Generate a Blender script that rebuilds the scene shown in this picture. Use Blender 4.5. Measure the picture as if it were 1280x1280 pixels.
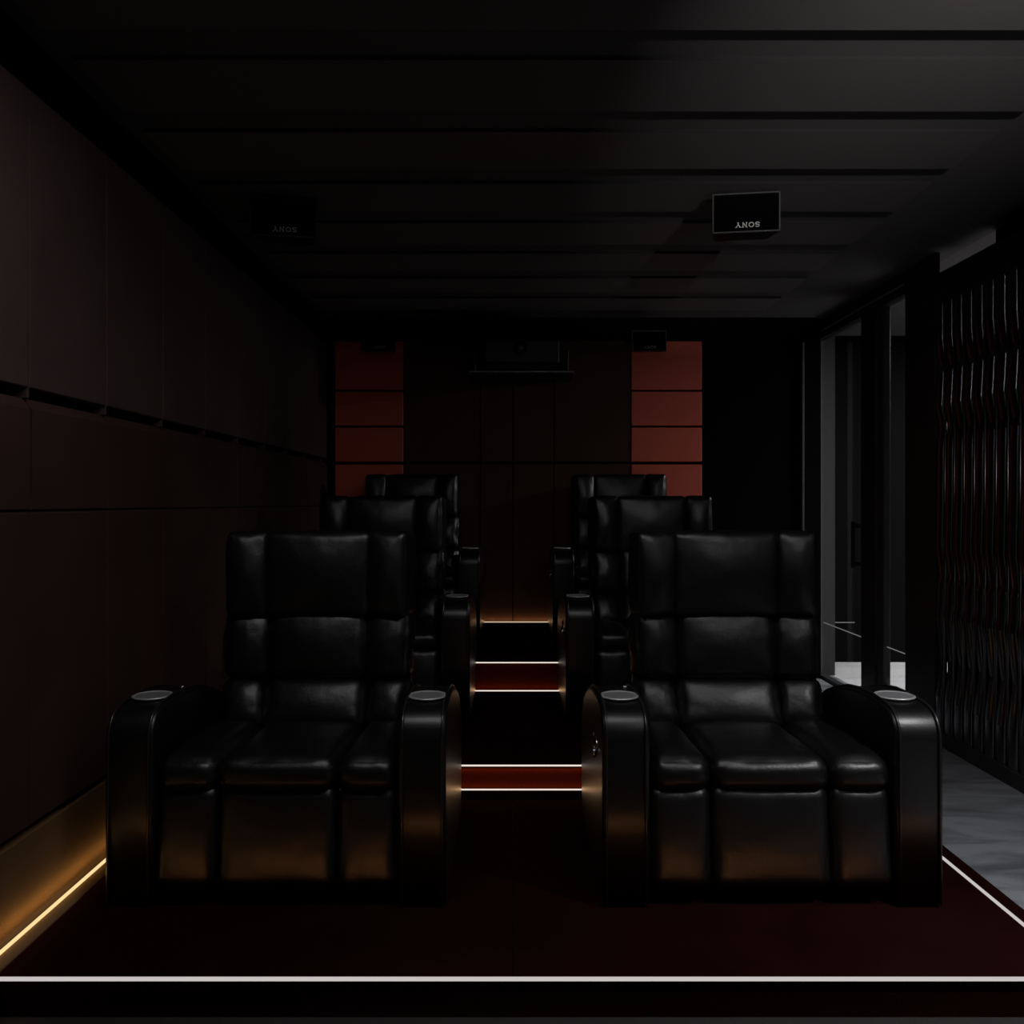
import bpy, bmesh, math, random
from mathutils import Vector, Matrix, noise

# ------------------------------------------------------------------ scene reset
for o in list(bpy.data.objects):
    bpy.data.objects.remove(o, do_unlink=True)
SC = bpy.context.scene
COL = SC.collection
PI = math.pi

# ------------------------------------------------------------------ camera
F, PX, PY, CAMZ = 1050.0, 641.0, 628.0, 1.2          # focal length / principal point in a 1280 px frame
cam = bpy.data.cameras.new('camera')
cam.sensor_width = 36.0
cam.lens = F / 1280.0 * 36.0
cam.shift_x = -(PX - 640.0) / 1280.0
cam.shift_y = (PY - 640.0) / 1280.0
cam.clip_start = 0.05
camo = bpy.data.objects.new('camera', cam)
COL.objects.link(camo)
camo.location = (0, 0, CAMZ)
camo.rotation_euler = (PI / 2, 0, 0)
SC.camera = camo

# ------------------------------------------------------------------ world, exposure
world = bpy.data.worlds.new('world')
SC.world = world
world.use_nodes = True
world.node_tree.nodes['Background'].inputs[0].default_value = (0.0, 0.0, 0.0, 1)
world.node_tree.nodes['Background'].inputs[1].default_value = 0.0
SC.view_settings.view_transform = 'Standard'
SC.view_settings.look = 'None'
SC.view_settings.gamma = 1.0
SC.view_settings.use_curve_mapping = False
SC.view_settings.exposure = 0.0

SCREEN_STRENGTH = 0.05          # projection screen on the front wall
LINEAR_W = 11.5                 # linear ceiling lamp in front of the seats (watts)
AISLE_W = 26.0                  # downlight over the marble aisle
FILL_SPOT_W = 21.0                    # added unseen spot that brightens the ceiling on the aisle side
LEFT_W = 0.20                   # warm light line along the left wall (watts per metre)
FRONT_W = 0.20                  # light line on the front edge of the lowest tier
STEP_W = 0.34                   # light lines on the two steps
BACK_W = 0.8                    # light line along the rear wall
CORRIDOR_W = 105.0               # corridor ceiling lamp
WARM = (1.0, 0.52, 0.20)
WARM2 = (1.0, 0.62, 0.22)


def aim(d, along=(1, 0, 0)):
    """euler for an area lamp that shines along d, its long side along the given axis"""
    z = -Vector(d).normalized()
    x = Vector(along)
    x = (x - z * x.dot(z)).normalized()
    return Matrix((x, z.cross(x), z)).transposed().to_euler()


def area_lamp(name, loc, size, size_y, watts, color, rot, spread=PI):
    l = bpy.data.lights.new(name, 'AREA')
    l.shape = 'RECTANGLE'
    l.size, l.size_y = size, size_y
    l.energy = watts
    l.color = color
    l.spread = spread
    o = bpy.data.objects.new(name, l)
    COL.objects.link(o)
    o.location = loc
    o.rotation_euler = rot
    return o


# ------------------------------------------------------------------ materials
def mat(name, base, rough=0.6, spec=0.5, metal=0.0, bump=None, var=None, coat=0.0, coat_rough=0.1):
    m = bpy.data.materials.new(name)
    m.use_nodes = True
    nt = m.node_tree
    b = nt.nodes['Principled BSDF']
    b.inputs['Base Color'].default_value = (*base, 1)
    b.inputs['Roughness'].default_value = rough
    b.inputs['Specular IOR Level'].default_value = spec
    b.inputs['Metallic'].default_value = metal
    b.inputs['Coat Weight'].default_value = coat
    b.inputs['Coat Roughness'].default_value = coat_rough
    tc = nt.nodes.new('ShaderNodeTexCoord')
    if var:                                # (scale, other colour, detail)
        n = nt.nodes.new('ShaderNodeTexNoise')
        n.inputs['Scale'].default_value = var[0]
        n.inputs['Detail'].default_value = var[2]
        nt.links.new(tc.outputs['Object'], n.inputs['Vector'])
        r = nt.nodes.new('ShaderNodeValToRGB')
        r.color_ramp.elements[0].position = 0.35
        r.color_ramp.elements[1].position = 0.65
        r.color_ramp.elements[0].color = (*base, 1)
        r.color_ramp.elements[1].color = (*var[1], 1)
        nt.links.new(n.outputs['Fac'], r.inputs['Fac'])
        nt.links.new(r.outputs['Color'], b.inputs['Base Color'])
    prev = None
    for (kind, scale, strength, dist) in (bump or []):
        if kind == 'noise':
            n = nt.nodes.new('ShaderNodeTexNoise')
            n.inputs['Scale'].default_value = scale
            n.inputs['Detail'].default_value = 4
            out = n.outputs['Fac']
        else:
            n = nt.nodes.new('ShaderNodeTexVoronoi')
            n.inputs['Scale'].default_value = scale
            out = n.outputs['Distance']
        nt.links.new(tc.outputs['Object'], n.inputs['Vector'])
        bp = nt.nodes.new('ShaderNodeBump')
        bp.inputs['Strength'].default_value = strength
        bp.inputs['Distance'].default_value = dist
        nt.links.new(out, bp.inputs['Height'])
        if prev:
            nt.links.new(prev.outputs['Normal'], bp.inputs['Normal'])
        prev = bp
    if prev:
        nt.links.new(prev.outputs['Normal'], b.inputs['Normal'])
    return m


def emit(name, color, strength):
    m = bpy.data.materials.new(name)
    m.use_nodes = True
    nt = m.node_tree
    nt.nodes.clear()
    e = nt.nodes.new('ShaderNodeEmission')
    e.inputs[0].default_value = (*color, 1)
    e.inputs[1].default_value = strength
    o = nt.nodes.new('ShaderNodeOutputMaterial')
    nt.links.new(e.outputs[0], o.inputs[0])
    return m


def glass_mat(name, tint):
    m = bpy.data.materials.new(name)
    m.use_nodes = True
    nt = m.node_tree
    nt.nodes.clear()
    t = nt.nodes.new('ShaderNodeBsdfTransparent')
    t.inputs[0].default_value = (*tint, 1)
    g = nt.nodes.new('ShaderNodeBsdfGlossy')
    g.inputs['Roughness'].default_value = 0.0
    fr = nt.nodes.new('ShaderNodeFresnel')
    ge = nt.nodes.new('ShaderNodeNewGeometry')      # same reflectance on both faces of the thin pane
    io = nt.nodes.new('ShaderNodeMapRange')
    io.inputs['To Min'].default_value = 1.5
    io.inputs['To Max'].default_value = 1.0 / 1.5
    nt.links.new(ge.outputs['Backfacing'], io.inputs['Value'])
    nt.links.new(io.outputs['Result'], fr.inputs['IOR'])
    mx = nt.nodes.new('ShaderNodeMixShader')
    o = nt.nodes.new('ShaderNodeOutputMaterial')
    nt.links.new(fr.outputs[0], mx.inputs[0])
    nt.links.new(t.outputs[0], mx.inputs[1])
    nt.links.new(g.outputs[0], mx.inputs[2])
    nt.links.new(mx.outputs[0], o.inputs[0])
    return m


def marble_mat(name, dark, light):
    m = bpy.data.materials.new(name)
    m.use_nodes = True
    nt = m.node_tree
    b = nt.nodes['Principled BSDF']
    b.inputs['Roughness'].default_value = 0.42
    tc = nt.nodes.new('ShaderNodeTexCoord')
    mp = nt.nodes.new('ShaderNodeMapping')
    mp.inputs['Scale'].default_value = (1.3, 4.5, 1)
    mp.inputs['Rotation'].default_value = (0, 0, 0.35)
    nt.links.new(tc.outputs['Object'], mp.inputs['Vector'])
    n = nt.nodes.new('ShaderNodeTexNoise')
    n.inputs['Scale'].default_value = 1.6
    n.inputs['Detail'].default_value = 9
    n.inputs['Roughness'].default_value = 0.62
    n.inputs['Distortion'].default_value = 0.9
    nt.links.new(mp.outputs['Vector'], n.inputs['Vector'])
    r = nt.nodes.new('ShaderNodeValToRGB')
    r.color_ramp.elements[0].position = 0.3
    r.color_ramp.elements[0].color = (*dark, 1)
    r.color_ramp.elements[1].position = 0.6
    r.color_ramp.elements[1].color = (*light, 1)
    nt.links.new(n.outputs['Fac'], r.inputs['Fac'])
    nt.links.new(r.outputs['Color'], b.inputs['Base Color'])
    return m


M = {}
M['leather'] = mat('black_leather', (0.0035, 0.0033, 0.0034), 0.38, 0.5,
                   bump=[('noise', 9, 0.22, 0.02), ('voronoi', 260, 0.10, 0.002)])
M['arm_leather'] = mat('black_arm_leather', (0.004, 0.0037, 0.0038), 0.35, 0.5,
                       bump=[('voronoi', 260, 0.08, 0.002)])
M['piping'] = mat('black_piping', (0.012, 0.012, 0.012), 0.3)
M['chair_base'] = mat('chair_base_black', (0.004, 0.004, 0.004), 0.7)
M['chrome'] = mat('brushed_chrome', (0.75, 0.73, 0.72), 0.22, metal=1.0)
M['cup_metal'] = mat('grey_cup_metal', (0.34, 0.34, 0.35), 0.45, metal=0.55)
M['rim_metal'] = mat('satin_rim_metal', (0.62, 0.62, 0.63), 0.38, metal=0.55)
M['fabric'] = mat('dark_brown_wall_fabric', (0.066, 0.038, 0.037), 0.9, 0.25,
                  bump=[('noise', 420, 0.25, 0.002)], var=(2.2, (0.052, 0.029, 0.028), 3))
M['fabric_dimmed'] = mat('dimmed_red_brown_wall_fabric', (0.050, 0.025, 0.023), 0.9, 0.1,  # lower panels redder, and darkened to paint in the falloff of light
                      bump=[('noise', 420, 0.25, 0.002)], var=(2.2, (0.040, 0.019, 0.017), 3))
M['back_fabric'] = mat('rear_wall_fabric', (0.062, 0.028, 0.018), 0.9, 0.25,
                       bump=[('noise', 420, 0.25, 0.002)], var=(2.2, (0.050, 0.022, 0.014), 3))
M['wall_black'] = mat('matt_black_wall', (0.005, 0.0045, 0.0045), 0.9, 0.0)
M['red_fabric'] = mat('red_acoustic_fabric', (0.60, 0.115, 0.075), 0.88, 0.25,
                      bump=[('noise', 380, 0.25, 0.002)])
M['base_fabric'] = mat('tan_base_panel', (0.165, 0.088, 0.036), 0.9, 0.25,
                       bump=[('noise', 380, 0.4, 0.003)], var=(3.0, (0.12, 0.062, 0.025), 4))
M['ledge'] = mat('tan_ledge', (0.22, 0.135, 0.070), 0.8, 0.1)
M['carpet'] = mat('dark_red_brown_carpet', (0.013, 0.0035, 0.0028), 0.95, 0.0,
                  bump=[('noise', 520, 0.5, 0.004)], var=(4.0, (0.010, 0.0026, 0.002), 4))
M['lit_riser_carpet'] = mat('red_lit_riser_carpet', (0.095, 0.0125, 0.005), 0.95, 0.0,  # carpet colour reddened and brightened as if lit by the strips
                        bump=[('noise', 520, 0.5, 0.004)])
M['front_carpet'] = mat('charcoal_front_carpet', (0.030, 0.028, 0.027), 0.95, 0.0, bump=[('noise', 520, 0.5, 0.004)])
M['marble'] = marble_mat('grey_marble', (0.07, 0.073, 0.08), (0.25, 0.26, 0.28))
M['corridor_floor'] = marble_mat('pale_marble', (0.66, 0.64, 0.65), (0.82, 0.80, 0.81))
M['ceiling'] = mat('charcoal_ceiling', (0.070, 0.066, 0.065), 0.75, 0.3)
M['ceiling_panel'] = mat('charcoal_ceiling_panel', (0.085, 0.079, 0.078), 0.6, 0.4,
                         bump=[('noise', 300, 0.15, 0.002)])
M['panel_edge'] = mat('panel_edge_shade', (0.014, 0.013, 0.013), 0.8, 0.1)
M['frame'] = mat('black_powder_coat', (0.010, 0.010, 0.010), 0.45, 0.4)
M['slat'] = mat('dark_polished_metal', (0.19, 0.19, 0.20), 0.27, metal=1.0)
M['rail'] = mat('dark_grey_rail', (0.030, 0.030, 0.031), 0.5, 0.4)
M['glass'] = glass_mat('clear_glass', (0.93, 0.94, 0.94))
M['corridor_wall'] = mat('corridor_dark_wall', (0.0065, 0.006, 0.006), 0.9, 0.02)
M['corridor_grey'] = mat('corridor_grey_wall', (0.075, 0.076, 0.073), 0.9, 0.1)
M['speaker'] = mat('speaker_black', (0.010, 0.0095, 0.0095), 0.4, 0.4)
M['rim'] = mat('speaker_rim', (0.020, 0.019, 0.019), 0.45, 0.4)
M['grille'] = mat('speaker_grille', (0.002, 0.002, 0.002), 0.9, 0.0, bump=[('voronoi', 420, 0.5, 0.003)])
M['logo'] = mat('silver_lettering', (0.50, 0.49, 0.47), 0.45)
M['projector'] = mat('projector_brown_black', (0.007, 0.004, 0.004), 0.55)
M['lens'] = mat('lens_glass', (0.002, 0.002, 0.003), 0.30)
M['shelf_edge'] = mat('grey_shelf_edge', (0.22, 0.22, 0.225), 0.5)
M['jamb'] = mat('dark_grey_trim', (0.055, 0.055, 0.056), 0.5)
M['led_front'] = emit('led_diffuser_white', (1.0, 0.93, 0.92), 0.56)
M['led_step'] = emit('led_diffuser_step', (1.0, 0.86, 0.76), 0.90)
M['led_warm'] = emit('led_diffuser_warm', (1.0, 0.74, 0.34), 1.0)
M['glow_thin'] = emit('thin_glow_streak', (1.0, 0.97, 0.96), 0.20)  # glow of the streaks added at the glass door
M['led_back'] = emit('led_diffuser_back', (1.0, 0.76, 0.52), 0.60)
M['screen_light'] = emit('lit_screen', (1.0, 0.98, 1.0), SCREEN_STRENGTH)
M['lamp_lens'] = emit('lamp_lens', (1.0, 0.98, 0.97), 2.0)


# ------------------------------------------------------------------ mesh helpers
def tag(o, label=None, cat=None, group=None, kind=None):
    if label: o['label'] = label
    if cat: o['category'] = cat
    if group: o['group'] = group
    if kind: o['kind'] = kind
    return o


def empty(name, loc=(0, 0, 0), rz=0.0):
    o = bpy.data.objects.new(name, None)
    o.empty_display_size = 0.1
    COL.objects.link(o)
    o.location = loc
    o.rotation_euler = (0, 0, rz)
    return o


def link(name, me, m, parent=None, smooth=False):
    if smooth:
        for p in me.polygons:
            p.use_smooth = True
    if m is not None and not me.materials:
        me.materials.append(m)
    o = bpy.data.objects.new(name, me)
    COL.objects.link(o)
    if parent:
        o.parent = parent
    return o


def from_bm(bm, name, m, parent=None, smooth=False):
    bmesh.ops.recalc_face_normals(bm, faces=bm.faces)
    me = bpy.data.meshes.new(name)
    bm.to_mesh(me)
    bm.free()
    return link(name, me, m, parent, smooth)


def bm_box(bm, x0, x1, y0, y1, z0, z1, bevel=0.0, seg=1):
    r = bmesh.ops.create_cube(bm, size=1.0)
    vs = r['verts']
    for v in vs:
        v.co = Vector(((x0 + x1) / 2 + v.co.x * (x1 - x0),
                       (y0 + y1) / 2 + v.co.y * (y1 - y0),
                       (z0 + z1) / 2 + v.co.z * (z1 - z0)))
    if bevel > 0:
        es = list({e for v in vs for e in v.link_edges})
        bmesh.ops.bevel(bm, geom=es, offset=bevel, segments=seg, profile=0.5, affect='EDGES')


def box(name, x0, x1, y0, y1, z0, z1, m, parent=None, bevel=0.0, seg=1):
    bm = bmesh.new()
    bm_box(bm, x0, x1, y0, y1, z0, z1, bevel, seg)
    return from_bm(bm, name, m, parent)


def tube_mesh(name, pts, r, n=6):
    """closed tube of radius r along a polyline"""
    vs, fs = [], []
    pts = [Vector(p) for p in pts]
    for i, p in enumerate(pts):
        a = pts[max(i - 1, 0)]
        b = pts[min(i + 1, len(pts) - 1)]
        t = (b - a).normalized()
        up = Vector((1, 0, 0)) if abs(t.x) < 0.9 else Vector((0, 0, 1))
        u = t.cross(up).normalized()
        w = t.cross(u)
        for k in range(n):
            an = 2 * PI * k / n
            vs.append(p + (u * math.cos(an) + w * math.sin(an)) * r)
    for i in range(len(pts) - 1):
        for k in range(n):
            fs.append((i * n + k, i * n + (k + 1) % n, (i + 1) * n + (k + 1) % n, (i + 1) * n + k))
    fs.append(tuple(range(n))[::-1])
    fs.append(tuple((len(pts) - 1) * n + k for k in range(n)))
    me = bpy.data.meshes.new(name)
    me.from_pydata(vs, [], fs)
    return me


def lathe_mesh(name, prof, n=28, axis='Z'):
    """prof: list of (radius, height)"""
    vs, fs = [], []
    for (r, h) in prof:
        for k in range(n):
            a = 2 * PI * k / n
            if axis == 'Z': vs.append((r * math.cos(a), r * math.sin(a), h))
            else: vs.append((r * math.cos(a), h, r * math.sin(a)))
    for i in range(len(prof) - 1):
        for k in range(n):
            fs.append((i * n + k, i * n + (k + 1) % n, (i + 1) * n + (k + 1) % n, (i + 1) * n + k))
    fs.append(tuple(range(n))[::-1])
    fs.append(tuple((len(prof) - 1) * n + k for k in range(n)))
    me = bpy.data.meshes.new(name)
    me.from_pydata(vs, [], fs)
    return me


def cushion_mesh(name, size, r, bulge=(0, 0, 0), wr=0.003, seed=0, n=18, taper=0.0):
    """stuffed rounded box; bulge = extra puff along each axis; wr = wrinkle height"""
    hx, hy, hz = [s / 2 for s in size]
    half = Vector((hx, hy, hz))
    us = [math.sin((i / n - 0.5) * PI) * 0.35 + (i / n * 2 - 1) * 0.65 for i in range(n + 1)]
    vid, vs, fs = {}, [], []

    def vert(p):
        key = tuple(round(c, 5) for c in p)
        if key in vid:
            return vid[key]
        q = Vector((p[0] * hx, p[1] * hy, p[2] * hz))
        rr = min(r, hx, hy, hz)
        inner = Vector([max(-(half[i] - rr), min(half[i] - rr, q[i])) for i in range(3)])
        d = q - inner
        nn = d.normalized() if d.length > 1e-9 else Vector((0, 0, 0))
        co = inner + nn * rr
        u, v, w = p
        f = lambda a: max(0.0, 1 - a * a)
        co.x += bulge[0] * u * f(v) * f(w)
        co.y += bulge[1] * v * f(u) * f(w)
        co.z += bulge[2] * w * f(u) * f(v)
        if taper:
            co.x *= 1 - taper * (0.5 - w * 0.5)
        s = Vector((seed * 7.3, seed * 3.1, seed * 5.7))
        edge = 0.35 + 0.65 * min(1.0, max(abs(u), abs(w)) ** 3)
        a = noise.noise(co * 14 + s) + 0.6 * noise.noise(Vector((co.x * 40, co.y * 22, co.z * 22)) + s)
        ridge = 1 - abs(noise.noise(Vector((co.x * 24 + co.z * 9, co.y * 12, co.z * 20 - co.x * 8)) + s)) * 2
        co += nn * (a * wr * edge + max(0, ridge - 0.55) * wr * 1.6 * edge)
        vid[key] = len(vs)
        vs.append(co)
        return vid[key]

    for ax in range(3):
        for sg in (-1, 1):
            for i in range(n):
                for j in range(n):
                    quad = []
                    for (a, b) in ((i, j), (i + 1, j), (i + 1, j + 1), (i, j + 1)):
                        p = [0, 0, 0]
                        p[ax] = sg
                        p[(ax + 1) % 3] = us[a]
                        p[(ax + 2) % 3] = us[b]
                        quad.append(vert(tuple(p)))
                    if sg < 0: quad.reverse()
                    fs.append(quad)
    me = bpy.data.meshes.new(name)
    me.from_pydata(vs, [], fs)
    return me


def extrude_profile(bm, prof, x0, x1):
    """prof: (y,z) loop extruded from x0 to x1"""
    a = [bm.verts.new((x0, y, z)) for (y, z) in prof]
    b = [bm.verts.new((x1, y, z)) for (y, z) in prof]
    n = len(prof)
    bm.faces.new(a)
    bm.faces.new(b[::-1])
    for i in range(n):
        bm.faces.new((a[i], b[i], b[(i + 1) % n], a[(i + 1) % n]))


# ------------------------------------------------------------------ room dimensions (metres; camera at the origin, looking along +Y)
WL = -1.37           # face of the left wall's fabric panels
XR = 2.295           # plane of the glass door and the slatted screen
YB = 6.20            # face of the rear wall
YF = -2.40           # front wall with the screen
ZF = -0.105          # marble floor
ZC = 2.56            # ceiling
Z1, Z2, Z3 = 0.0, 0.14, 0.305      # seating tiers
Y1, Y2, Y3 = 2.118, 3.383, 4.70    # their front edges
PXR = 1.507          # right edge of the tiers
PXL = -1.31          # kerb beside the left wall

# floor
floor = box('floor', -1.75, XR + 0.12, YF - 0.1, 7.0, ZF - 0.15, ZF, M['marble'])
tag(floor, kind='structure')

fc = box('floor_front', -1.70, PXR, YF, Y1 - 0.002, ZF, ZF + 0.008, M['front_carpet'])
tag(fc, kind='structure')

# ceiling with dropped panels
ceil = box('ceiling', -1.75, XR + 0.12, YF - 0.1, 7.0, ZC, ZC + 0.12, M['ceiling'])
tag(ceil, kind='structure')
ZP = 2.546                                            # underside of the panels
y = 2.057 - 0.498 * 8
first = None
while y < YB - 0.25:
    if first is None:
        first = box('ceiling_panel', -1.555, 1.555, 0, 0.338, 0, ZC - ZP, M['ceiling_panel'], ceil, 0.001)
        first.data.materials.append(M['panel_edge'])      # edges darkened to paint in their shade
        for f in first.data.polygons:
            f.material_index = 0 if f.normal.z < -0.9 else 1
        p = first
    else:
        p = first.copy()                              # panels share one mesh
        COL.objects.link(p)
        p.parent = ceil
    p.location = (0.215, y, ZP)
    y += 0.498

# ------------------------------------------------------------------ left wall
wl = box('wall_left', -1.75, WL - 0.04, YF - 0.1, 7.0, ZF, ZC, M['wall_black'])
tag(wl, kind='structure')
joints = [2.38 - 0.455 * 10 + 0.455 * i for i in range(0, 20)]
joints = [j for j in joints if j < YB - 0.1] + [YB - 0.012]
cache = {}


def wall_panel(y0, y1, z0, z1, th, ch_top=0.006, ch=0.006, m='fabric_dimmed'):
    """upholstered panel with softened edges, face towards the room"""
    bm = bmesh.new()
    x0, x1 = WL - 0.04, WL - 0.04 + th
    pts0 = [(y0, z0), (y1, z0), (y1, z1), (y0, z1)]
    pts1 = [(y0 + ch, z0 + ch), (y1 - ch, z0 + ch), (y1 - ch, z1 - ch_top), (y0 + ch, z1 - ch_top)]
    a = [bm.verts.new((x0, p[0], p[1])) for p in pts0]
    b = [bm.verts.new((x1 - (ch if k < 2 else max(ch, ch_top * 0.8)), p[0], p[1])) for k, p in enumerate(pts0)]
    c = [bm.verts.new((x1, p[0], p[1])) for p in pts1]
    bm.faces.new(a)
    bm.faces.new(c)
    for i in range(4):
        k = (i + 1) % 4
        bm.faces.new((a[i], a[k], b[k], b[i]))
        bm.faces.new((b[i], b[k], c[k], c[i]))
    return from_bm(bm, 'wall_panel', M[m], wl)


for j0, j1 in zip(joints[:-1], joints[1:]):
    g = 0.003
    wall_panel(j0 + g, j1 - g, 1.525, 2.375, 0.04, ch=0.003, m='fabric')
    wall_panel(j0 + g, j1 - g, 1.178, 1.495, 0.045, ch_top=0.03, ch=0.003)
    wall_panel(j0 + g, j1 - g, 0.285, 1.174, 0.042, ch=0.003)
    # short joining clip in the shadow gap above each joint
    box('joint_clip', WL - 0.038, WL - 0.004, j0 - 0.006, j0 + 0.006, 1.496, 1.524, M['fabric'], wl)

# base panel and kerb with the warm light line (follows the tiers)
bl = empty('baseboard_left')
tag(bl, kind='structure')
for (ya, yb, zt) in ((YF, Y2, Z1), (Y2, Y3, Z2), (Y3, YB, Z3)):
    ztop = 0.262 if zt < 0.3 else 0.36
    box('base_panel', WL - 0.04, WL + 0.002, ya, yb, ZF + 0.009 if ya < Y1 else zt, ztop, M['base_fabric'], bl, 0.003)
    bm = bmesh.new()
    zb = ZF + 0.009 if ya < Y1 else zt
    sec = [(WL + 0.002, zb), (PXL, zb), (PXL, zt + 0.003), (PXL - 0.014, zt + 0.03), (WL + 0.002, zt + 0.03)]
    a = [bm.verts.new((x, ya, z)) for (x, z) in sec]
    b = [bm.verts.new((x, yb, z)) for (x, z) in sec]
    bm.faces.new(a); bm.faces.new(b[::-1])
    for k in range(5):
        bm.faces.new((a[k], b[k], b[(k + 1) % 5], a[(k + 1) % 5]))
    from_bm(bm, 'kerb', M['ledge'], bl)
    box('led_strip', PXL - 0.025, PXL - 0.014, ya + 0.002, yb - 0.002, zt + 0.029, zt + 0.034, M['led_warm'], bl)
    L = yb - ya
    yl = max(ya, -0.5)
    L = yb - yl
    area_lamp('warm_led_tape', (PXL - 0.020, (yl + yb) / 2, zt + 0.046), L, 0.008, LEFT_W * L, WARM2,
              aim((-0.9, 0, 0.3), (0, 1, 0)), math.radians(140))
    area_lamp('warm_led_tape', (PXL - 0.012, (yl + yb) / 2, zt + 0.037), L, 0.005, 0.10 * L, WARM2, aim((0.8, 0, -0.6), (0, 1, 0)))

# ------------------------------------------------------------------ rear wall
wb = box('wall_back', -1.75, XR - 0.012, YB + 0.03, 7.0, ZF, ZC, M['wall_black'])
tag(wb, kind='structure')


def back_panel(name, x0, x1, z0, z1, m, th=0.03):
    return box(name, x0 + 0.003, x1 - 0.003, YB + 0.03 - th, YB + 0.032, z0 + 0.003, z1 - 0.003, m, wb, 0.004)


for (xa, xb) in ((-0.806, -0.242), (-0.242, 0.0), (0.0, 0.302), (0.302, 0.872)):
    back_panel('wall_panel', xa, xb, Z3, 1.485, M['back_fabric'])
    back_panel('wall_panel', xa, xb, 1.497, 2.398, M['back_fabric'])
zg = [Z3, 0.68, 1.05, 1.488, 1.761, 2.026, 2.398]
for (xa, xb) in ((-1.315, -0.806), (0.872, 1.398)):
    for za, zb in zip(zg[:-1], zg[1:]):
        o = back_panel('red_panel', xa, xb, za + (0.010 if za == 1.488 else 0.002), zb - 0.006, M['red_fabric'], 0.034)
back_panel('black_panel', 1.404, 2.12, Z3 - 0.4, 2.398, M['wall_black'], 0.02)
back_panel('black_panel', -1.37, -1.320, Z3, 2.398, M['wall_black'], 0.02)
box('jamb_trim', 2.128, 2.146, YB - 0.02, YB + 0.03, ZF, 2.38, M['jamb'], wb, 0.003)
# bulkhead between the rear wall panels and the ceiling
box('bulkhead', WL, XR - 0.06, YB - 0.02, YB + 0.03, 2.40, ZC, M['wall_black'], wb)
# kerb with light line along the foot of the rear wall
bb = empty('baseboard_back')
tag(bb, kind='structure')
box('kerb', PXL, PXR, YB - 0.045, YB, Z3, Z3 + 0.012, M['chair_base'], bb)
box('led_strip', PXL, PXR, YB - 0.022, YB - 0.004, Z3 + 0.010, Z3 + 0.017, M['led_back'], bb)
area_lamp('warm_led_tape', (0.1, YB - 0.014, Z3 + 0.02), 2.8, 0.008, BACK_W, WARM, (PI, 0, 0))

# ------------------------------------------------------------------ seating tiers
def tier(ya, yb, za, zt, label, led, bottom=None):
    """carpeted tier: top in two widths, riser panel, light line on the nose"""
    t = empty('seating_tier', (0, ya, za))
    tag(t, label, 'platform', kind='structure')
    def tb(name, x0, x1, y0, y1, z0, z1, m, bev=0.0):
        return box(name, x0, x1, y0 - ya, y1 - ya, z0 - za, z1 - za, m, t, bev)
    tb('tier_body', PXL, PXR, ya + 0.02, yb, ZF, zt - 0.012, M['chair_base'])
    tb('carpet', PXL, -0.0015, ya + 0.012, yb + (0.01 if yb < YB - 0.1 else 0), zt - 0.012, zt, M['carpet'], 0.001)
    tb('carpet', 0.0015, PXR, ya + 0.012, yb + (0.01 if yb < YB - 0.1 else 0), zt - 0.012, zt, M['carpet'], 0.001)
    tb('riser', PXL, PXR, ya + 0.01, ya + 0.022, za, zt - 0.012, M['carpet'] if led == 'front' else M['lit_riser_carpet'])
    if bottom:
        tb('shade_strip', PXL, PXR, ya + 0.007, ya + 0.0105, za, bottom, M['carpet'])  # dark strip added so the foot of the riser looks unlit
    return t, tb


t1, tb = tier(Y1, Y2 + 0.01, ZF, Z1, 'lowest carpeted seating tier, edged by a white light line', 'front')
tb('led_strip', PXL, PXR - 0.04, Y1, Y1 + 0.0075, -0.0075, 0.0, M['led_front'])
tb('led_strip', 1.444, 1.456, Y1 + 0.0135, Y2, -0.004, 0.0025, M['led_front'])
area_lamp('nosing_led_tape', (0.1, Y1 + 0.013, 0.004), 2.75, 0.006, FRONT_W, (1.0, 0.37, 0.10), aim((0, 1, 0.42)), math.radians(75))

t2, tb = tier(Y2, Y3 + 0.01, Z1, Z2, 'middle carpeted seating tier with a red-lit riser', 'step', 0.037)
tb('led_strip', PXL, PXR - 0.04, Y2 + 0.004, Y2 + 0.012, Z2 - 0.0045, Z2 - 0.0002, M['led_step'])
tb('led_strip', PXL, PXR - 0.04, Y2 + 0.004, Y2 + 0.010, 0.039, 0.0432, M['led_step'])
area_lamp('nosing_led_tape', (0.1, Y2 + 0.002, Z2 - 0.010), 2.75, 0.008, STEP_W, WARM, (-0.35, 0, 0))
area_lamp('nosing_led_tape', (0.1, Y2 + 0.001, 0.045), 2.75, 0.008, STEP_W, WARM, (PI + 0.35, 0, 0))

t3, tb = tier(Y3, YB + 0.0, Z2, Z3, 'top carpeted seating tier with a red-lit riser at the rear wall', 'step')
tb('led_strip', PXL, PXR - 0.04, Y3 + 0.004, Y3 + 0.012, Z3 - 0.0055, Z3 - 0.0002, M['led_step'])
tb('led_strip', PXL, PXR - 0.04, Y3 + 0.004, Y3 + 0.010, Z2 + 0.002, Z2 + 0.0075, M['led_step'])
area_lamp('nosing_led_tape', (0.1, Y3 - 0.002, Z2 + 0.011), 2.75, 0.008, STEP_W, WARM, (PI + 0.35, 0, 0))

# ------------------------------------------------------------------ right wall: glass door, post, slatted screen
wr = box('wall_right', XR + 0.07, XR + 0.12, YF - 0.1, 4.57, ZF, 2.43, M['wall_black'])
tag(wr, kind='structure')

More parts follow.
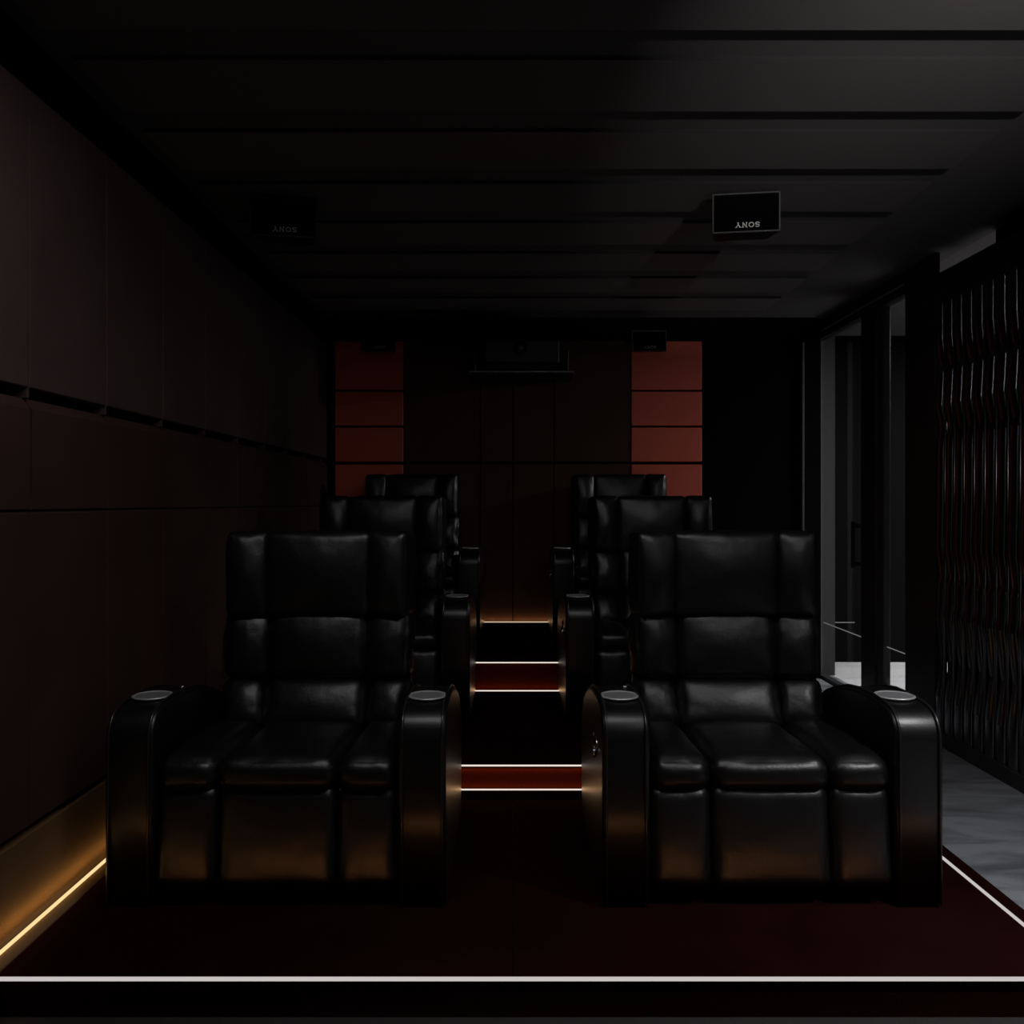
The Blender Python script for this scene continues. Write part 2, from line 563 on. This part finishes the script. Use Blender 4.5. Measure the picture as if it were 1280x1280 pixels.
dr = empty('door_1', (XR, 5.4, ZF))
tag(dr, kind='structure')
def db(name, x0, x1, y0, y1, z0, z1, m, bev=0.002, parent=dr):
    return box(name, x0 - XR, x1 - XR, y0 - 5.4, y1 - 5.4, z0 - ZF, z1 - ZF, m, dr, bev)
db('post', XR, XR + 0.03, 4.57, 4.915, ZF, ZC, M['frame'])
db('stile', XR - 0.005, XR + 0.05, 5.315, 5.525, ZF + 0.01, 2.42, M['frame'])
db('stile', XR + 0.006, XR + 0.05, 5.216, 5.300, ZF + 0.01, 2.42, M['rail'])
db('stile', XR - 0.01, XR + 0.012, 6.285, 6.33, ZF, 2.48, M['frame'])
db('header', XR - 0.005, XR + 0.06, 4.915, 6.40, 2.42, 2.475, M['frame'])
db('header_trim', XR - 0.012, XR - 0.004, 4.915, 6.35, 2.470, 2.482, M['shelf_edge'], 0.001)
db('transom', XR, XR + 0.05, 4.915, 6.40, 2.482, ZC, M['frame'])
db('bottom_rail', XR - 0.005, XR + 0.05, 5.525, 6.285, ZF + 0.001, ZF + 0.022, M['rail'])
db('bottom_rail', XR - 0.003, XR + 0.05, 4.915, 5.216, ZF + 0.001, ZF + 0.018, M['rail'])
db('glass_pane', XR + 0.018, XR + 0.026, 5.525, 6.285, ZF + 0.022, 2.42, M['glass'], 0)
db('glass_pane', XR + 0.018, XR + 0.026, 4.915, 5.216, ZF + 0.018, 2.42, M['glass'], 0)
# glowing line added low across the glass to imitate a pale streak
db('glow_streak', XR + 0.027, XR + 0.031, 5.525, 6.28, 0.300, 0.306, M['glow_thin'], 0)
db('glow_streak', XR + 0.027, XR + 0.031, 4.915, 5.216, 0.300, 0.306, M['glow_thin'], 0)
# pull handles on both sides of the meeting stile
for s in (-1, 1):
    xo = XR - 0.005 if s < 0 else XR + 0.05
    bm = bmesh.new()
    def hb(xa, xb, ya, yb, za, zb):
        bm_box(bm, min(xa, xb) - XR, max(xa, xb) - XR, ya - 5.4, yb - 5.4, za - ZF, zb - ZF, 0.003)
    hb(xo + s * 0.052, xo + s * 0.072, 5.490, 5.512, 0.770, 1.075)
    hb(xo, xo + s * 0.052, 5.490, 5.512, 1.035, 1.060)
    hb(xo, xo + s * 0.052, 5.490, 5.512, 0.785, 0.810)
    from_bm(bm, 'handle', M['frame'], dr)

# slatted metal screen
ss = empty('slatted_screen', (XR, 2.3, ZF))
tag(ss, 'tall glossy black metal screen of zigzag vertical slats beside the marble aisle', 'screen')
def sb(name, x0, x1, y0, y1, z0, z1, m, bev=0.002):
    return box(name, x0 - XR, x1 - XR, y0 - 2.3, y1 - 2.3, z0 - ZF, z1 - ZF, m, ss, bev)
sb('bottom_rail', XR - 0.01, XR + 0.065, -0.3, 4.56, ZF, -0.030, M['rail'])
sb('top_rail', XR - 0.01, XR + 0.065, -0.3, 4.56, 2.27, 2.43, M['frame'])
path = [(2.27, 0.0), (2.08, 0.0), (1.98, 0.010), (1.93, 0.020), (1.90, 0.006), (1.78, 0.0), (1.72, -0.004), (1.59, 0.018),
        (1.55, 0.008), (1.45, 0.004), (1.2, 0.002), (0.96, -0.004), (0.80, 0.017), (0.77, 0.006), (0.66, 0.004), (0.595, -0.004),
        (0.36, 0.020), (0.15, 0.0), (-0.031, 0.0)]
fin = None
rib = None
i = 0
yy = 4.535
while yy > -0.25:
    if fin is None:
        # rounded section, its crown towards the room
        vs, fs, n = [], [], 18
        for (z, o) in path:
            for k in range(n):
                a = 2 * PI * k / n
                vs.append((0.010 + o - 0.012 * math.cos(a), 0.036 * math.sin(a), z - ZF))
        for a in range(len(path) - 1):
            for k in range(n):
                fs.append((a * n + k, a * n + (k + 1) % n, (a + 1) * n + (k + 1) % n, (a + 1) * n + k))
        fs.append(tuple(range(n)))
        fs.append(tuple((len(path) - 1) * n + k for k in reversed(range(n))))
        me = bpy.data.meshes.new('slat')
        me.from_pydata(vs, [], fs)
        bm = bmesh.new()
        bm.from_mesh(me)
        fin = from_bm(bm, 'slat', M['slat'], ss, True)
        # keep the bends crisp: sharp edges around each ring
        for e in fin.data.edges:
            e.use_edge_sharp = abs(fin.data.vertices[e.vertices[0]].co.z - fin.data.vertices[e.vertices[1]].co.z) < 1e-5
        f = fin
        rib = link('rib', tube_mesh('rib', [(0.012, 0, 2.27 - ZF), (0.012, 0, -0.03 - ZF)], 0.009, 10), M['slat'], ss, True)
        r_ = rib
    else:
        f = fin.copy(); COL.objects.link(f); f.parent = ss
        r_ = rib.copy(); COL.objects.link(r_); r_.parent = ss
    f.location = (0, yy - 2.3, 0)
    r_.location = (0.004, yy - 0.0475 - 2.3, 0)
    yy -= 0.095

# ------------------------------------------------------------------ corridor behind the glass door
cf = box('corridor_floor', XR + 0.12, 6.0, 4.2, 6.86, ZF - 0.15, ZF, M['corridor_floor'])
tag(cf, kind='structure')
cw = box('wall_corridor_back', XR + 0.115, 6.0, 6.86, 7.0, ZF, ZC + 0.1, M['corridor_wall'])
tag(cw, kind='structure')
box('glow_streak', 2.44, 2.79, 6.854, 6.862, 0.216, 0.224, M['glow_thin'], cw)  # glowing line added on the wall, continuing the pale streak
cw = box('wall_corridor_near', XR + 0.12, 6.0, 4.1, 4.2, ZF, ZC + 0.1, M['corridor_wall'])
tag(cw, kind='structure')
cw = box('wall_corridor_right', 6.0, 6.1, 4.1, 7.0, ZF, ZC + 0.1, M['corridor_wall'])
tag(cw, kind='structure')
cw = box('wall_corridor_return', XR + 0.014, 2.43, 6.335, 6.86, ZF, 2.46, M['corridor_grey'])
tag(cw, kind='structure')
cc = box('ceiling_corridor', XR + 0.12, 6.1, 4.1, 7.0, ZC, ZC + 0.1, M['ceiling_panel'])
tag(cc, kind='structure')
cl = empty('corridor_light', (4.2, 5.6, ZC))
tag(cl, 'flush ceiling lamp of the corridor behind the glass door', 'lamp')
box('lamp_body', -0.32, 0.32, -0.32, 0.32, -0.035, 0.0, M['frame'], cl, 0.004)
box('diffuser', -0.29, 0.29, -0.29, 0.29, -0.041, -0.034, M['lamp_lens'], cl)
area_lamp('corridor_lamp', (4.2, 5.6, ZC - 0.045), 0.56, 0.56, CORRIDOR_W, (1, 0.99, 1.0), (0, 0, 0))

# ------------------------------------------------------------------ front of the room (behind the camera): wall, screen, ceiling lamps, added spot
wf = box('wall_front', -1.75, XR + 0.12, YF - 0.1, YF, ZF, ZC, M['wall_black'])
tag(wf, kind='structure')
ps = empty('projection_screen', (0.1, YF, ZF))
tag(ps, 'wide projection screen in a black frame on the front wall', 'screen')
box('screen_frame', -1.32, 1.32, 0.0, 0.04, 0.75, 2.30, M['frame'], ps, 0.004)
box('screen_cloth', -1.25, 1.25, 0.038, 0.045, 0.82, 2.23, M['screen_light'], ps)


def linear_lamp(x, yc, half, watts, label):
    l = empty('linear_ceiling_light', (x, yc, ZP))
    tag(l, label, 'lamp')
    box('lamp_body', -half, half, -0.05, 0.05, -0.05, 0.0, M['frame'], l, 0.004)
    box('diffuser', -half + 0.02, half - 0.02, -0.035, 0.035, -0.056, -0.049, M['lamp_lens'], l)
    area_lamp('linear_lamp', (x, yc, ZP - 0.06), 2 * half - 0.05, 0.06, watts, (1.0, 0.97, 0.97), (0, 0, 0))


linear_lamp(0.05, 1.72, 1.0, LINEAR_W, 'slim linear ceiling lamp in front of the seats')


def fill_spot(loc, target, watts, label):  # unseen fixture added only for the glow on the ceiling
    l = empty('fill_spot', loc)
    tag(l, label, 'lamp')
    d = (Vector(target) - Vector(loc)).normalized()
    bm = bmesh.new()
    bmesh.ops.create_cone(bm, cap_ends=True, segments=20, radius1=0.04, radius2=0.045, depth=0.14)
    q = d.to_track_quat('Z', 'Y').to_matrix()
    for v in bm.verts:
        v.co = q @ v.co
    from_bm(bm, 'fill_spot_can', M['frame'], l, True)
    link('stem', tube_mesh('stem', [(0, 0, 0.02), (0, 0, ZP - loc[2])], 0.010, 10), M['frame'], l, True)
    box('fill_spot_plate', -0.06, 0.06, -0.02, 0.02, ZP - 0.015 - loc[2], ZP - loc[2], M['frame'], l)
    a = area_lamp('fill_spot_lamp', Vector(loc) + d * 0.073, 0.07, 0.07, watts, (1.0, 0.97, 0.96), aim(d), math.radians(44))
    a.data.shape = 'DISK'


fill_spot((1.30, -0.60, 2.00), (1.28, 2.4, 3.35), FILL_SPOT_W, 'added unseen spot brightening the ceiling towards the glass door')


def downlight(x, yc, watts, label):
    l = empty('downlight', (x, yc, ZC))
    tag(l, label, 'lamp')
    link('trim_ring', lathe_mesh('trim_ring', [(0.06, -0.02), (0.085, -0.02), (0.09, -0.012), (0.09, 0.0), (0.06, 0.0)]), M['frame'], l, True)
    link('diffuser', lathe_mesh('diffuser', [(0.06, -0.004), (0.06, -0.012), (0.002, -0.013)]), M['lamp_lens'], l)
    a = area_lamp('aisle_lamp', (x, yc, ZC - 0.022), 0.12, 0.12, watts, (0.98, 0.98, 1.0), (0, 0, 0), math.radians(100))
    a.data.shape = 'DISK'


downlight(1.98, 1.35, AISLE_W, 'round recessed downlight over the marble aisle')

# ------------------------------------------------------------------ recliners
def arm_profile():
    p = [(0.0, 0.012), (0.0, 0.30), (0.0, 0.49)]
    for k in range(1, 8):
        a = k / 8 * PI / 2
        p.append((0.09 - 0.09 * math.cos(a), 0.49 + 0.092 * math.sin(a)))
    p += [(0.10, 0.584), (0.18, 0.589), (0.28, 0.587), (0.38, 0.574), (0.48, 0.548), (0.58, 0.512), (0.67, 0.468),
          (0.735, 0.415), (0.765, 0.34), (0.765, 0.12), (0.74, 0.012)]
    return p


def make_recliner():
    ch = empty('recliner')
    prof = arm_profile()
    for s in (-1, 1):
        xa, xb = (-0.505, -0.363) if s < 0 else (0.363, 0.505)
        bm = bmesh.new()
        extrude_profile(bm, prof, xa, xb)
        bmesh.ops.recalc_face_normals(bm, faces=bm.faces)
        es = [e for e in bm.edges if len(e.link_faces) == 2 and
              any(len(f.verts) > 4 for f in e.link_faces)]
        bmesh.ops.bevel(bm, geom=es, offset=0.014, segments=3, profile=0.6, affect='EDGES')
        arm = from_bm(bm, 'armrest', M['arm_leather'], ch, True)
        for p in arm.data.polygons:
            p.use_smooth = len(p.vertices) <= 4
        # piping along both edges of the front and top band
        for x in (xa + 0.012, xb - 0.012):
            pts = [(x, y - (0.0035 if y < 0.05 else 0), z + (0.0035 if z > 0.5 else 0)) for (y, z) in prof[:-3]]
            pts = [(x, py, pz) for (_, py, pz) in pts]
            link('piping', tube_mesh('piping', pts, 0.0042, 6), M['piping'], arm, True)
        xc = (xa + xb) / 2
        # cup holder: metal rim and well
        rim = link('cup_rim', lathe_mesh('cup_rim', [(0.048, 0.001), (0.061, 0.001), (0.062, 0.0035), (0.060, 0.006),
                                                     (0.053, 0.006), (0.052, 0.003)]), M['rim_metal'], arm, True)
        rim.location = (xc, 0.165, 0.588)
        well = link('cup_well', lathe_mesh('cup_well', [(0.0525, -0.004), (0.0525, 0.0035), (0.050, 0.0042), (0.030, 0.0036),
                                                        (0.002, 0.0034)]), M['cup_metal'], arm, False)
        well.location = (xc, 0.165, 0.588)
        if s < 0:
            b = link('control_button', lathe_mesh('control_button', [(0.009, -0.003), (0.009, 0.004), (0.006, 0.006), (0.001, 0.0065)], 14),
                     M['chrome'], arm, True)
            b.location = (xb - 0.035, 0.31, 0.585)
            # release lever on the outer side: oval plate and thumb grip
            bm = bmesh.new()
            bmesh.ops.create_uvsphere(bm, u_segments=16, v_segments=8, radius=1.0)
            for v in bm.verts:
                v.co = Vector((xa - 0.001 + v.co.x * 0.008, 0.20 + v.co.y * 0.050 + v.co.z * 0.006, 0.435 + v.co.z * 0.028))
            from_bm(bm, 'release_plate', M['chrome'], arm, True)
            bm = bmesh.new()
            bmesh.ops.create_uvsphere(bm, u_segments=12, v_segments=8, radius=1.0)
            for v in bm.verts:
                v.co = Vector((xa - 0.008 + v.co.x * 0.009, 0.165 + v.co.y * 0.010, 0.410 + v.co.z * 0.014))
            from_bm(bm, 'release_lever', M['chrome'], arm, True)

    def cus(name, c, size, r, bulge, wr, seed, rx=0.0, rz=0.0, taper=0.0, n=18):
        o = link(name, cushion_mesh(name, size, r, bulge, wr, seed, n, taper), M['leather'], ch, True)
        o.location = c
        o.rotation_euler = (rx, 0, rz)
        return o

    cus('base', (0, 0.42, 0.07), (0.715, 0.62, 0.12), 0.02, (0, 0, 0), 0.0, 1, n=4).data.materials[0] = M['chair_base']
    # leg rest: three padded panels
    for (x, w, sd) in ((-0.269, 0.180, 2), (0.0, 0.352, 3), (0.269, 0.180, 4)):
        cus('leg_rest', (x, 0.055, 0.200), (w, 0.10, 0.300), 0.036, (0, 0.012, 0), 0.0025, sd, rx=-0.10)
    # seat: three cushions
    for (x, w, sd) in ((-0.269, 0.182, 5), (0.0, 0.354, 6), (0.269, 0.182, 7)):
        cus('seat_cushion', (x, 0.285, 0.378), (w, 0.56, 0.105), 0.045, (0, 0.008, 0.020), 0.003, sd, rx=-0.035)
    # back shell
    cus('back_shell', (0, 0.672, 0.60), (0.645, 0.13, 0.92), 0.05, (0, 0, 0), 0.0, 8, rx=-0.07, n=8)
    # lumbar row, its lower edge pushed forward
    for (x, w, sd, dy, rz) in ((-0.258, 0.158, 9, 0.0, 0.16), (0.0, 0.362, 10, -0.015, 0), (0.258, 0.158, 11, 0.0, -0.16)):
        cus('lumbar_cushion', (x, 0.548 + dy, 0.470), (w, 0.12, 0.20), 0.045, (0.006, 0.022, 0.006), 0.0055 if x else 0.003, sd, rx=-0.50, rz=rz)
    # upper back row
    for (x, w, sd, dy, rz) in ((-0.255, 0.160, 12, 0.0, 0.16), (0.0, 0.352, 13, 0.0, 0), (0.255, 0.160, 14, 0.0, -0.16)):
        cus('back_cushion', (x, 0.588 + dy, 0.682), (w, 0.12, 0.250), 0.034, (0.006, 0.028, 0.004), 0.0055 if x else 0.003, sd, rx=-0.20, rz=rz)
    # head row with the two wings angled inwards
    for (x, w, sd, dy, rz) in ((-0.260, 0.146, 15, -0.012, 0.20), (0.0, 0.378, 16, 0.0, 0), (0.260, 0.146, 17, -0.012, -0.20)):
        cus('head_cushion', (x, 0.598 + dy, 0.940), (w, 0.13, 0.305), 0.022, (0.004, 0.030, 0.003), 0.003, sd, rx=-0.05, rz=rz)
    return ch


def copy_tree(o, parent=None):
    c = o.copy()
    COL.objects.link(c)
    c.parent = parent
    for k in o.children:
        copy_tree(k, c)
    return c


rec = make_recliner()
spots = [
    (-0.703, 2.485, Z1, 'black leather recliner on the lowest tier, beside the dark panelled wall'),
    (0.770, 2.485, Z1, 'black leather recliner on the lowest tier, beside the grey marble aisle'),
    (-0.712, 4.05, Z2, 'black leather recliner on the middle tier, on the panelled wall side'),
    (0.760, 4.05, Z2, 'black leather recliner on the middle tier, on the marble aisle side'),
    (-0.717, 5.425, Z3, 'black leather recliner on the top tier, before the dimmer red wall panels'),
    (0.762, 5.425, Z3, 'black leather recliner on the top tier, before the brighter red wall panels'),
]
for i, (x, y, z, lab) in enumerate(spots):
    o = rec if i == 0 else copy_tree(rec)
    o.location = (x, y, z)
    tag(o, lab, 'recliner', 'black leather recliners in three rows')

# ------------------------------------------------------------------ ceiling speakers with upside-down lettering
def stroke(bm, pts, w, y):
    """flat ribbon of width w along (x,z) points"""
    n = len(pts)
    L, R = [], []
    for i in range(n):
        a = Vector(pts[max(i - 1, 0)])
        b = Vector(pts[min(i + 1, n - 1)])
        t = (b - a).normalized()
        nn = Vector((-t.y, t.x)) * w / 2
        p = Vector(pts[i])
        L.append(bm.verts.new((p.x + nn.x, y, p.y + nn.y)))
        R.append(bm.verts.new((p.x - nn.x, y, p.y - nn.y)))
    for i in range(n - 1):
        bm.faces.new((L[i], L[i + 1], R[i + 1], R[i]))


def lettering_mesh(h):
    """S O N Y in slab-serif strokes, upright, centred; faces -Y"""
    bm = bmesh.new()
    w = 0.17
    def st(ox, pts, ww=w):
        stroke(bm, [((x + ox) * h, z * h) for (x, z) in pts], ww * h, 0.0)
    # S
    S = []
    for k in range(9):
        a = math.radians(30 + 240 * k / 8)
        S.append((0.42 + 0.32 * math.cos(a), 0.71 + 0.21 * math.sin(a)))
    for k in range(1, 9):
        a = math.radians(90 - 240 * k / 8)
        S.append((0.42 + 0.34 * math.cos(a), 0.29 + 0.21 * math.sin(a)))
    st(0, S)
    st(0, [(0.74, 0.95), (0.74, 0.70)], 0.08)
    st(0, [(0.08, 0.05), (0.08, 0.32)], 0.08)
    # O
    st(1.0, [(0.55 + 0.44 * math.cos(2 * PI * k / 20), 0.5 + 0.42 * math.sin(2 * PI * k / 20)) for k in range(21)])
    # N
    st(2.25, [(0.22, 0.0), (0.22, 1.0)], 0.13)
    st(2.25, [(0.88, 0.0), (0.88, 1.0)], 0.13)
    st(2.25, [(0.20, 0.97), (0.90, 0.03)], 0.21)
    for xx, zz in ((0.22, 0.05), (0.88, 0.95), (0.16, 0.95)):
        st(2.25, [(xx - 0.2, zz), (xx + 0.2, zz)], 0.09)
    # Y
    st(3.45, [(0.15, 0.97), (0.56, 0.45)], 0.20)
    st(3.45, [(0.98, 0.97), (0.58, 0.45)], 0.14)
    st(3.45, [(0.57, 0.50), (0.57, 0.0)], 0.18)
    for xx, zz in ((0.57, 0.05), (0.16, 0.95), (0.97, 0.95)):
        st(3.45, [(xx - 0.2, zz), (xx + 0.2, zz)], 0.09)
    cx = 2.26 * h
    for v in bm.verts:
        v.co.x -= cx
        v.co.z -= 0.5 * h
    me = bpy.data.meshes.new('lettering')
    bm.to_mesh(me)
    bm.free()
    return me


def make_speaker(k, wall):
    sp = empty('wall_speaker' if wall else 'ceiling_speaker')
    w, h, d = 0.128 * k, 0.165 * k, 0.17 * k
    # tapered cabinet hanging from z=0 down to -h
    vs = [(-w, 0, -h), (w, 0, -h), (w, 0, -0.012), (-w, 0, -0.012),
          (-w * 0.82, d, -h * 0.86), (w * 0.82, d, -h * 0.86), (w * 0.82, d, -0.012), (-w * 0.82, d, -0.012)]
    fs = [(0, 1, 2, 3), (5, 4, 7, 6), (4, 0, 3, 7), (1, 5, 6, 2), (3, 2, 6, 7), (4, 5, 1, 0)]
    me = bpy.data.meshes.new('cabinet')
    me.from_pydata(vs, [], fs)
    bm = bmesh.new()
    bm.from_mesh(me)
    bmesh.ops.bevel(bm, geom=list(bm.edges), offset=0.006, segments=2, affect='EDGES')
    from_bm(bm, 'cabinet', M['speaker'], sp)
    # rim of the baffle, then the grille
    bm = bmesh.new()
    t = 0.008
    bm_box(bm, -w, w, -0.008, 0.002, -h, -h + t, 0.0015)
    bm_box(bm, -w, w, -0.008, 0.002, -0.012 - t, -0.012, 0.0015)
    bm_box(bm, -w, -w + t, -0.008, 0.002, -h, -0.012, 0.0015)
    bm_box(bm, w - t, w, -0.008, 0.002, -h, -0.012, 0.0015)
    from_bm(bm, 'baffle_rim', M['rim'], sp)
    box('grille', -w + t, w - t, -0.004, 0.002, -h + t, -0.012 - t, M['grille'], sp)
    lo = link('lettering', lettering_mesh(0.020 * k), M['logo'], sp)
    lo.rotation_euler = (0, PI, 0)                 # the cabinet hangs upside down
    lo.location = (0.006, -0.0055, -h + 0.030 * k)
    if wall:
        box('wall_bracket', -0.03, 0.03, d - 0.01, YB - SPK_Y - 0.001, -h * 0.6, -h * 0.35, M['frame'], sp, 0.002)
    else:
        box('mount_plate', -0.05, 0.05, 0.03, 0.13, -0.014, 0.0, M['frame'], sp, 0.002)
    return sp


SPK_Y = 5.93                                       # fronts of the two rear speakers
sps = [
    (-1.005, 3.68, ZP, 0.16, 'black ceiling speaker above the lowest recliner by the panelled wall'),
    (1.005, 3.62, ZP, -0.14, 'black ceiling speaker above the lowest recliner by the marble aisle'),
    (-0.950, SPK_Y, 2.425, 0.0, 'black speaker over the dimmer column of red wall panels'),
    (0.962, SPK_Y, 2.425, 0.0, 'black speaker over the brighter column of red wall panels'),
]
protos = {}
for i, (x, y, z, rz, lab) in enumerate(sps):
    wall = i > 1
    if wall in protos:
        o = copy_tree(protos[wall])
    else:
        o = protos[wall] = make_speaker(0.96 if wall else 1.12, wall)
    o.location = (x, y, z)
    o.rotation_euler = (0.0, 0, rz)
    tag(o, lab, 'speaker', 'four black speakers')

# ------------------------------------------------------------------ projector on its shelf
sh = empty('projector_shelf', (0.06, YB, 2.10))
tag(sh, 'slim black shelf with a grey front edge under the projector', 'shelf')
box('shelf_board', -0.365, 0.365, -0.36, 0.0, 0.0, 0.014, M['frame'], sh, 0.002)
box('shelf_edge', -0.366, 0.366, -0.366, -0.359, 0.004, 0.014, M['shelf_edge'], sh, 0.001)
for s in (-1, 1):
    box('shelf_side', s * 0.325 - 0.006, s * 0.325 + 0.006, -0.33, 0.0, 0.014, 0.16, M['frame'], sh, 0.002)

pj = empty('projector', (0.062, YB - 0.19, 2.114))
tag(pj, 'dark wide projector with a round central lens on the shelf', 'projector')
box('housing', -0.265, 0.265, -0.15, 0.16, 0.055, 0.225, M['projector'], pj, 0.018, 3)
box('underside_panel', -0.25, 0.25, -0.13, 0.14, 0.02, 0.056, M['chair_base'], pj, 0.006)
for sx in (-1, 1):
    for sy in (-0.10, 0.11):
        o = link('foot', lathe_mesh('foot', [(0.016, 0.0), (0.016, 0.018), (0.012, 0.022)], 12), M['chair_base'], pj, True)
        o.location = (sx * 0.2, sy, 0.0)
o = link('lens_barrel', lathe_mesh('lens_barrel', [(0.056, 0.0), (0.056, -0.03), (0.050, -0.034), (0.046, -0.020)], 24, 'Y'), M['chair_base'], pj, True)
o.location = (-0.01, -0.148, 0.165)
o = link('lens', lathe_mesh('lens', [(0.046, -0.014), (0.040, -0.021), (0.022, -0.027), (0.002, -0.029)], 24, 'Y'), M['lens'], pj, True)
o.location = (-0.01, -0.148, 0.165)
